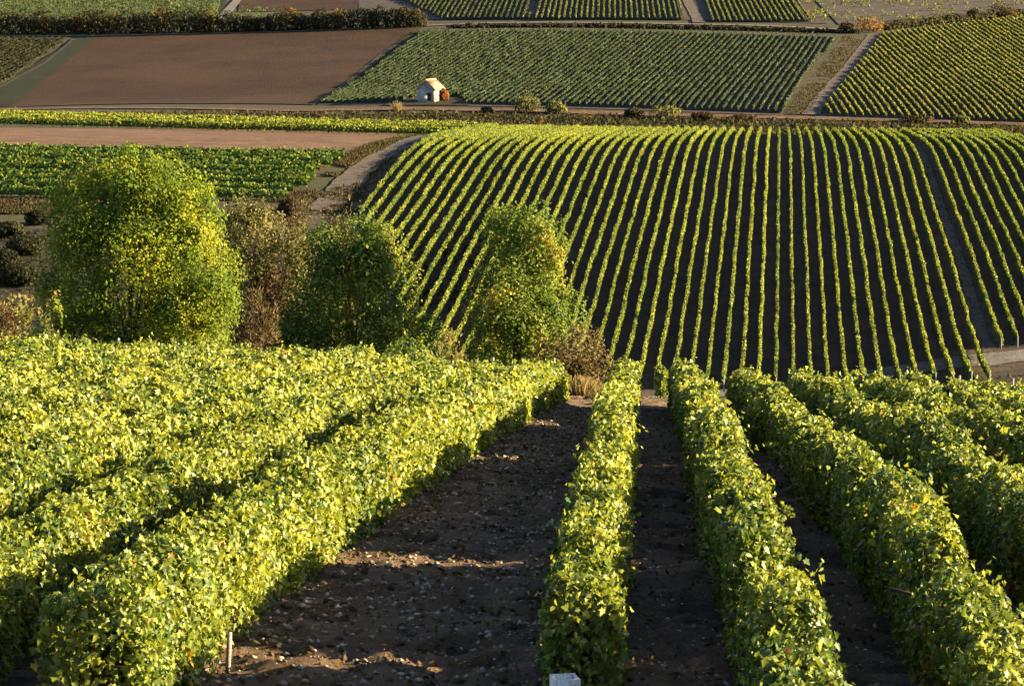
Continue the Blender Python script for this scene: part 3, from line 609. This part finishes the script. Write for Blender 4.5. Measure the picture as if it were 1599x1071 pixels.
woody(None, 405, 166, 452, M_BROWN, 'ball-shaped tan bush below the grey-green shrub', 'bush', [(0, 0, .62, 30, 1.15, .36), (4, 0, .42, 30, 1.1, .36), (-12, 0, .3, 22, .9, .26)], 3400, .17, 7, .06, .62, radial=True, tmpl=BLADE * np.array([2.5, 1.5, 1]), inner=.3)
woody(None, 428, 182, 418, M_RED, 'russet undergrowth bush behind the ball-shaped tan bush', 'bush', [(0, 0, .6, 36, 1.5, .35), (-30, 0, .4, 30, 1.3, .3), (28, 0, .35, 28, 1.3, .3)], 5000, .2, 8, .06, .6, radial=True)
woody(None, 28, 168, 447, M_OLIVE, 'pale olive bush at the edge beside the largest tree', 'bush', [(0, 0, .6, 38, 1.5, .34), (-30, 0, .5, 34, 1.4, .36), (40, 0, .4, 24, 1.1, .32)], 3400, .21, 9, .06, .75, radial=True)
woody(None, 84, 164, 456, M_TREE_M, 'small yellow-leaved bush at the foot of the largest tree', 'bush', [(0, 0, .6, 20, .8, .36), (4, 0, .35, 22, .9, .3)], 900, .2, 10, .05, .75)
woody(None, 6, 162, 476, M_RED, 'small russet bush in front of the pale olive bush', 'bush', [(0, 0, .5, 24, 1, .42)], 1100, .18, 11, .04, .7, radial=True)
woody(None, 694, 158, 498, M_OLIVE, 'low weedy bush between the dark round tree and the upright tree', 'bush', [(0, 0, .5, 36, 1.3, .4), (-30, 0, .35, 26, 1, .32), (32, 0, .35, 24, 1, .3)], 2400, .18, 12, .04, .7, radial=True, tmpl=DIAM)
woody(None, 916, 160, 492, M_BROWN, 'reddish-brown bush leaning out beside the upright tree', 'bush', [(-6, 0, .6, 34, 1.2, .32), (22, 0, .5, 26, 1, .28), (-26, 0, .4, 34, 1.2, .32), (30, 0, .25, 20, .9, .24)], 6000, .16, 13, .05, .78, nrand=.9)
woody(None, 866, 150, 515, M_BROWN, 'low brown bush under the upright tree', 'bush', [(0, 0, .5, 32, 1.1, .42), (-40, 0, .4, 30, 1, .34)], 2000, .16, 14, .04, .55)
woody(None, 640, 152, 508, M_TREE_M, 'low green bramble beside the dark round tree', 'bush', [(0, 0, .5, 44, 1.4, .42), (40, 0, .35, 26, .9, .3)], 2000, .18, 15, .04, .5)
# dry grass tussock at the end of the leafy block
def tussock(px, y, hgt, wpx, n, label, seed, mat=M_STRAW):
    p = at(px, y); g = float(H(*p)); m_px = y / FPX
    r = rng.normal(0, .45, (n, 2)) * wpx * m_px; z = np.zeros(n)
    b = np.column_stack([r[:, 0], r[:, 1] * .6, H(p[0] + r[:, 0], p[1] + r[:, 1]*.6) - g])
    dirn = nrm(np.column_stack([r * .7 + rng.normal(0, .42, (n, 2)), np.ones(n)])); hh = hgt * rng.uniform(.4, 1.05, n) * np.exp(-(r[:, 0] / (wpx*m_px))**2 * .8)
    V, F, s, k = leaves(b + dirn * (hh*.5)[:, None], np.cross(dirn, rng.normal(0, 1, (n, 3))), hh, tip=dirn, tmpl=BLADE * np.array([.32, 1, 1]), F=QUAD_F)
    V = V + np.array([p[0], p[1], g])
    return tag(link_mesh('grass_tussock', V, F, s, mat, None, rng.random(n)), label, 'grass tussock')
tussock(908, 72, .72, 32, 3000, 'tall pale dry grass tussock at the end of the leafy block', 3)
tussock(935, 70, .45, 22, 500, 'short reddish grass tussock beside the tall pale one', 4, M_BROWN)
tussock(622, 474, 2.0, 9, 160, 'dry golden grass tussock beside the small shed', 5)

# hedges and bushes of the far slope
def strip_hedge(px0, py0, px1, py1, hgt, width, n, size, mat, label, seed, tint0=.4, lo=430):
    A = hit(px0, py0, lo, 800); B = hit(px1, py1, lo, 800); L = np.linalg.norm(B - A); k = int(L / (hgt * .8)) + 2
    root = tag(bpy.data.objects.new('hedge', None), label, 'hedge'); COL.objects.link(root); o = org((A + B) / 2); root.location = tuple(o)
    lobes = []
    for i in range(k):
        p = A + (B - A) * (i + .5) / k + rng.normal(0, .25, 2); z = float(H(*p)); h_ = hgt * random.uniform(.75, 1.2)
        lobes.append((p[0]-o[0], p[1]-o[1], z - o[2] + h_*.45, L / k * random.uniform(.7, 1.0), width, h_*.58))
    lob = np.array(lobes); ids = rng.integers(0, k, n); d = nrm(rng.normal(0, 1, (n, 3)))
    pos = lob[ids, :3] + d * lob[ids, 3:6] * (1 + rng.normal(0, .16, n))[:, None]
    V, F, s, q = leaves(pos, d + rng.normal(0, .5, (n, 3)), size * rng.uniform(.7, 1.3, n), tmpl=DIAM, F=QUAD_F)
    link_mesh('foliage', V, F, s, mat, root, np.clip(tint0 + rng.normal(0, .22, n), 0, 1))
    return root
strip_hedge(-90, 54, 345, 51, 4.3, 2.2, 12000, .5, M_HEDGE, 'long dark hedge above the ploughed field, ending at the pale lane', 1)
strip_hedge(350, 51, 660, 43, 3.8, 2.0, 9000, .5, M_HEDGE, 'dark hedge between the pale lane and the vine field corner', 2)
strip_hedge(700, 45, 1340, 53, .9, .9, 5000, .45, M_HEDGE, 'low dark hedge below the contour road', 3)
strip_hedge(1380, 48, 1620, 24, 1.6, 1.3, 3200, .5, M_HEDGE, 'scrubby hedge along the top of the field beyond the slope track', 4, .6)
def far_bush(px, py, top, wpx, mat, label, seed, lo=430, n=420, size=.42, tint0=.5, kind='bush'):
    p = hit(px, py, lo, 800); y = p[1]; g = float(H(*p)); h_ = max(z_of(top, y) - g, .6); w = wpx * y / FPX
    r = empty(kind, (p[0], p[1], g), label, 'bush', 'bushes along the far slope' if lo > 300 else 'bushes on the bank')
    V, F, s, t = crown([(0, 0, h_*.55, w*.75, w*.7, h_*.45), (-w*.4, 0, h_*.4, w*.55, w*.5, h_*.4), (w*.4, 0, h_*.42, w*.55, w*.5, h_*.4)], n, size, seed, tint0, .2)
    link_mesh('crown', V, F, s, mat, r, t)
    b = MB(); b.tube([(0, 0, -.2), (0, 0, h_*.6)], [.1, .04], 6); b.build('trunk', M_BARK, r)
for i, a in enumerate([
    (252, 46, 9, 17, M_ORANGE, 'lone amber bush standing tall over the dark hedge'), (325, 47, 11, 18, M_ORANGE, 'amber bush over the hedge just before the pale lane'),
    (398, 46, 5, 36, M_TREE_G, 'wide green bush in the hedge just past the pale lane'), (448, 44, 9, 22, M_ORANGE, 'amber bush beside the wide green hedge bush'),
    (528, 43, 13, 12, M_ORANGE, 'small golden bush in the middle of the dark hedge'), (630, 42, 8, 16, M_ORANGE, 'golden bush close to the hedge corner'),
    (652, 43, 14, 10, M_ORANGE, 'small orange-red bush at the very corner of the hedge'), (130, 50, 22, 30, M_ORANGE, 'broad rust-tipped bush in the long dark hedge'),
    (65, 52, 26, 24, M_ORANGE, 'rust-tipped bush at the lower end of the long hedge'), (175, 50, 21, 20, M_ORANGE, 'rust-tipped bush beside the lone amber bush'),
    (1357, 51, 24, 26, M_ORANGE, 'russet bush at the top of the grey slope track'), (1322, 52, 33, 14, M_RED, 'dark russet bush joined to the track-top bush'),
    (1490, 36, 20, 22, M_HEDGE, 'dark green bush along the scrubby upper hedge'), (1565, 30, 2, 26, M_RED, 'tall dark russet bush at the end of the scrubby hedge'), (1520, 31, 12, 11, M_HEDGE, 'small dark bush between two upper hedge bushes'),
    (822, 176, 147, 24, M_OLIVE, 'pale olive bush beside the sandy road near the shed'), (868, 178, 158, 20, M_OLIVE, 'lower olive bush next to the pale roadside bush'),
    (990, 183, 168, 18, M_HEDGE, 'dark bush on the sandy road bank mid-slope'), (1040, 186, 164, 30, M_OLIVE, 'wide olive bush on the sandy road bank'),
    (1098, 188, 174, 22, M_RED, 'dark russet bush beside the wide olive one'), (1160, 189, 178, 26, M_RED, 'low dark russet bush before the slope track'),
    (1430, 192, 180, 30, M_HEDGE, 'long low dark bush below the field beyond the track'), (1500, 194, 180, 16, M_OLIVE, 'small olive bush below the field beyond the track'), (760, 176, 167, 10, M_RED, 'tiny red bush by the sandy road')]):
    far_bush(a[0], a[1], a[2], a[3], a[4], a[5], 60 + i, lo=425 if a[1] > 150 else 500)
for i, a in enumerate([(12, 372, 345, 34, M_HEDGE, 'dark bush standing in for shade high on the bank at the edge'), (40, 400, 366, 34, M_HEDGE, 'dark bush standing in for bank shade close to the largest tree'),  # dark bushes added on the open bank in place of its shade
    (6, 425, 388, 34, M_HEDGE, 'wide dark bush standing in for shade low on the bank'), (30, 448, 410, 40, M_HEDGE, 'broad dark bush standing in for bank shade above the pale olive bush'), (60, 352, 328, 22, M_HEDGE, 'small dark bush standing in for shade by the grey bank path'),
    (395, 352, 318, 22, M_HEDGE, 'dark bush rising over the grey-green shrub'), (452, 345, 308, 20, M_BROWN, 'brown bush between the grey-green shrub and the farm track thicket')]):
    far_bush(a[0], a[1], a[2], a[3], a[4], a[5], 140 + i, lo=215, n=2600, size=.22, tint0=.4)
nd = 15000; rp = [hit(q, float(np.interp(q, [-120, 450, 650, 1000, 1300, 1760], [176, 174, 171.5, 180, 187, 200])) + 10, 415, 520) for q in np.linspace(-60, 1660, 60)]
rp = np.array(rp); rk = rng.random(nd) * 59; xs = np.interp(rk, np.arange(60), rp[:, 0]); ys = np.interp(rk, np.arange(60), rp[:, 1]) + rng.uniform(-14, 3.5, nd)
V, F, s, k = leaves(np.column_stack([xs, ys, H(xs, ys) + .7 * rng.random(nd)**2]), rng.normal(0, 1, (nd, 3)), .55 * rng.uniform(.5, 1.2, nd), tmpl=DIAM, F=QUAD_F)
tag(link_mesh('roadside_shade_grass', V, F, s, M_HEDGE, None, rng.random(nd)), 'dark rough grass standing in for the shadow below the sandy road', None, None, 'stuff')  # dark leaf band laid where shadow falls below the road

# weeds on bank and valley floor, dark leaves adding to the bank's shade
nw = 15000; ys = rng.uniform(140, 278, nw); xs = (rng.random(nw) * 1.3 - 1.05) * .19 * ys; ok = ~((xs > (ys - 200) * .3 - 18) & (ys > 198)); xs, ys = xs[ok], ys[ok]; nw = len(xs)
V, F, s, k = leaves(np.column_stack([xs, ys, H(xs, ys) + .15 * rng.random(nw) + .05]), rng.normal(0, 1, (nw, 3)), .38 * rng.uniform(.5, 1.3, nw), tip=rng.normal(0, .4, (nw, 3)) + (0, 0, 1), tmpl=DIAM, F=QUAD_F)
tag(link_mesh('undergrowth', V, F, s, M_HEDGE, None, np.clip(vnoise(xs*.2, ys*.2, 3) * .7 + rng.normal(0, .15, nw), 0, 1)), 'dry weeds over bank and valley floor, dark to deepen bank shade', None, None, 'stuff')

GR = []
def weeds(quad, n, size, world=False, lo=430, hi=800, rise=.12):
    q = [np.array(p, float) if world else hit(p[0], p[1], lo, hi) for p in quad]
    u, v = rng.random(n)[:, None], rng.random(n)[:, None]
    P = (q[0]*(1-u) + q[1]*u)*(1-v) + (q[3]*(1-u) + q[2]*u)*v
    P = P[fbm(P[:, 0]*.25, P[:, 1]*.25, 51, 3) > -.09]; n = len(P)
    up = rng.normal(0, .5, (n, 3)) + (0, 0, 1)
    V, F, s, k = leaves(np.column_stack([P, H(P[:, 0], P[:, 1]) + rise]), np.cross(up, rng.normal(0, 1, (n, 3))), size * rng.uniform(.5, 1.4, n), tip=up, tmpl=BLADE * np.array([2.6, 1, 1]), F=QUAD_F)
    GR.append((V, F, s, np.clip(rng.normal(.45, .25, n), 0, 1)))
weeds([(540, 243), (655, 212), (600, 235), (470, 320)], 3500, .45, lo=240, hi=420)
weeds([(-20, 312), (140, 312), (140, 336), (-20, 336)], 2500, .4, lo=230, hi=420)
weeds([(1318, 58), (1352, 58), (1262, 180), (1226, 180)], 3500, .55)
weeds([(1368, 55), (1378, 55), (1284, 182), (1268, 182)], 700, .5)
weeds([(645, 50), (656, 50), (502, 165), (484, 165)], 1500, .5)
weeds([(-20, 178), (1640, 196), (1640, 204), (-20, 182)], 3500, .5, lo=420)
weeds([hill_pt(12.4, 417), hill_pt(13.2, 417), hill_pt(13.2, 216), hill_pt(12.4, 216)], 1500, .22, True)
weeds([hit(522, 326, 215, 420), hit(565, 318, 215, 420), hit(655, 226, 215, 420), hit(640, 226, 215, 420)], 700, .35, True)
weeds([(430, 306), (560, 290), (560, 335), (430, 335)], 2500, .4, lo=220, hi=420)
weeds([(22, 205), (80, 222), (80, 205), (22, 198)], 2500, .35, True)
weeds([at(880, 82), at(1060, 82), at(1060, 66), at(880, 66)], 900, .14, True, rise=.08)
V, F, s, t = merge(GR); tag(link_mesh('dry_grass', V, F, s, M_STRAWD, None, t), 'dry grass tufts along tracks and field edges', None, None, 'stuff')

# ------------------------------------------------------------------ the small stone shed
M_WALL = earth_mat('limewashed_stone', (.22, .212, .205), (.33, .315, .29), 1.6, (.18, .172, .16), .5, fine=4)
M_ROOF = earth_mat('old_roof_tiles', (.27, .16, .095), (.44, .30, .19), 1.8, None, .6, fine=4)
M_DARK = plain_mat('doorway_dark', (.03, .025, .02), .8)
hp = hit(672, 161, 440, 520); hz = float(H(*hp)); GW, GH, GR, GL = 3.2, 2.35, 3.75, 4.4
hut = empty('stone_shed', (hp[0], hp[1] + 1.6, hz), 'small pale stone shed with a tiled gable roof standing in the vines', 'shed')
hut.rotation_euler = (0, 0, math.radians(-20))
b = MB(); w = GW/2; l0, l1 = -GL/2, GL/2; th = .3; dx0, dx1, dz0, dz1 = .25, .95, .35, 1.65
b.box((-w, l0, -.4), (dx0, l0+th, GH)); b.box((dx1, l0, -.4), (w, l0+th, GH)); b.box((dx0, l0, -.4), (dx1, l0+th, dz0)); b.box((dx0, l0, dz1), (dx1, l0+th, GH))
b.box((-w, l1-th, -.4), (w, l1, GH)); b.box((-w, l0+th, -.4), (-w+th, l1-th, GH)); b.box((w-th, l0+th, -.4), (w, l1-th, GH))
for yy in (l0, l1 - th):
    b.add([(-w, yy, GH), (w, yy, GH), (0, yy, GR), (-w, yy+th, GH), (w, yy+th, GH), (0, yy+th, GR)], [(0, 1, 2), (5, 4, 3), (0, 2, 5, 3), (1, 4, 5, 2)])
b.build('wall', M_WALL, hut)
b = MB(); ov = .25; sl_ = (GR - GH) / w
for sg in (-1, 1):
    e = w + ov; z0 = GR + .03; ze = GR - sl_*e + .03; t_ = .12
    Vv = [(0, l0-.12, z0), (sg*e, l0-.12, ze), (sg*e, l1+.12, ze), (0, l1+.12, z0)]; Vv += [(x_, y_, z_ + t_) for x_, y_, z_ in Vv]
    Ff = [(0,1,2,3),(7,6,5,4),(0,4,5,1),(1,5,6,2),(2,6,7,3),(3,7,4,0)]
    b.add(Vv, Ff if sg < 0 else [tuple(reversed(f)) for f in Ff])
    for q in range(1, 8):                                    # courses of tiles
        f = q / 8; xx = sg * e * f; zz_ = z0 + t_ - sl_ * e * f
        b.box((min(xx, xx + sg*.08), l0-.11, zz_ - .02), (max(xx, xx + sg*.08), l1+.11, zz_ + .03))
roof = b.build('roof', M_ROOF, hut)
b = MB(); b.tube([(0, l0-.14, GR+.15), (0, l1+.14, GR+.15)], [.13, .13], 8); b.build('ridge', plain_mat('ridge_tile', (.40, .20, .11)), roof)
b = MB(); b.box((dx0-.12, l0-.06, dz1+.005), (dx1+.12, l0-.004, dz1+.19)); b.build('lintel', M_WALL, hut)
b = MB(); b.box((dx0 + .004, l0+.16, dz0 + .004), (dx1 - .004, l0+.21, dz1 - .004)); b.build('doorway_panel', M_DARK, hut)  # dark panel stands in for the unlit inside of the doorway
far_bush(693, 159, 138, 8, M_ORANGE, 'flame-orange creeper bush against the rear of the small shed', 99, lo=470, n=500, size=.35, tint0=.95)
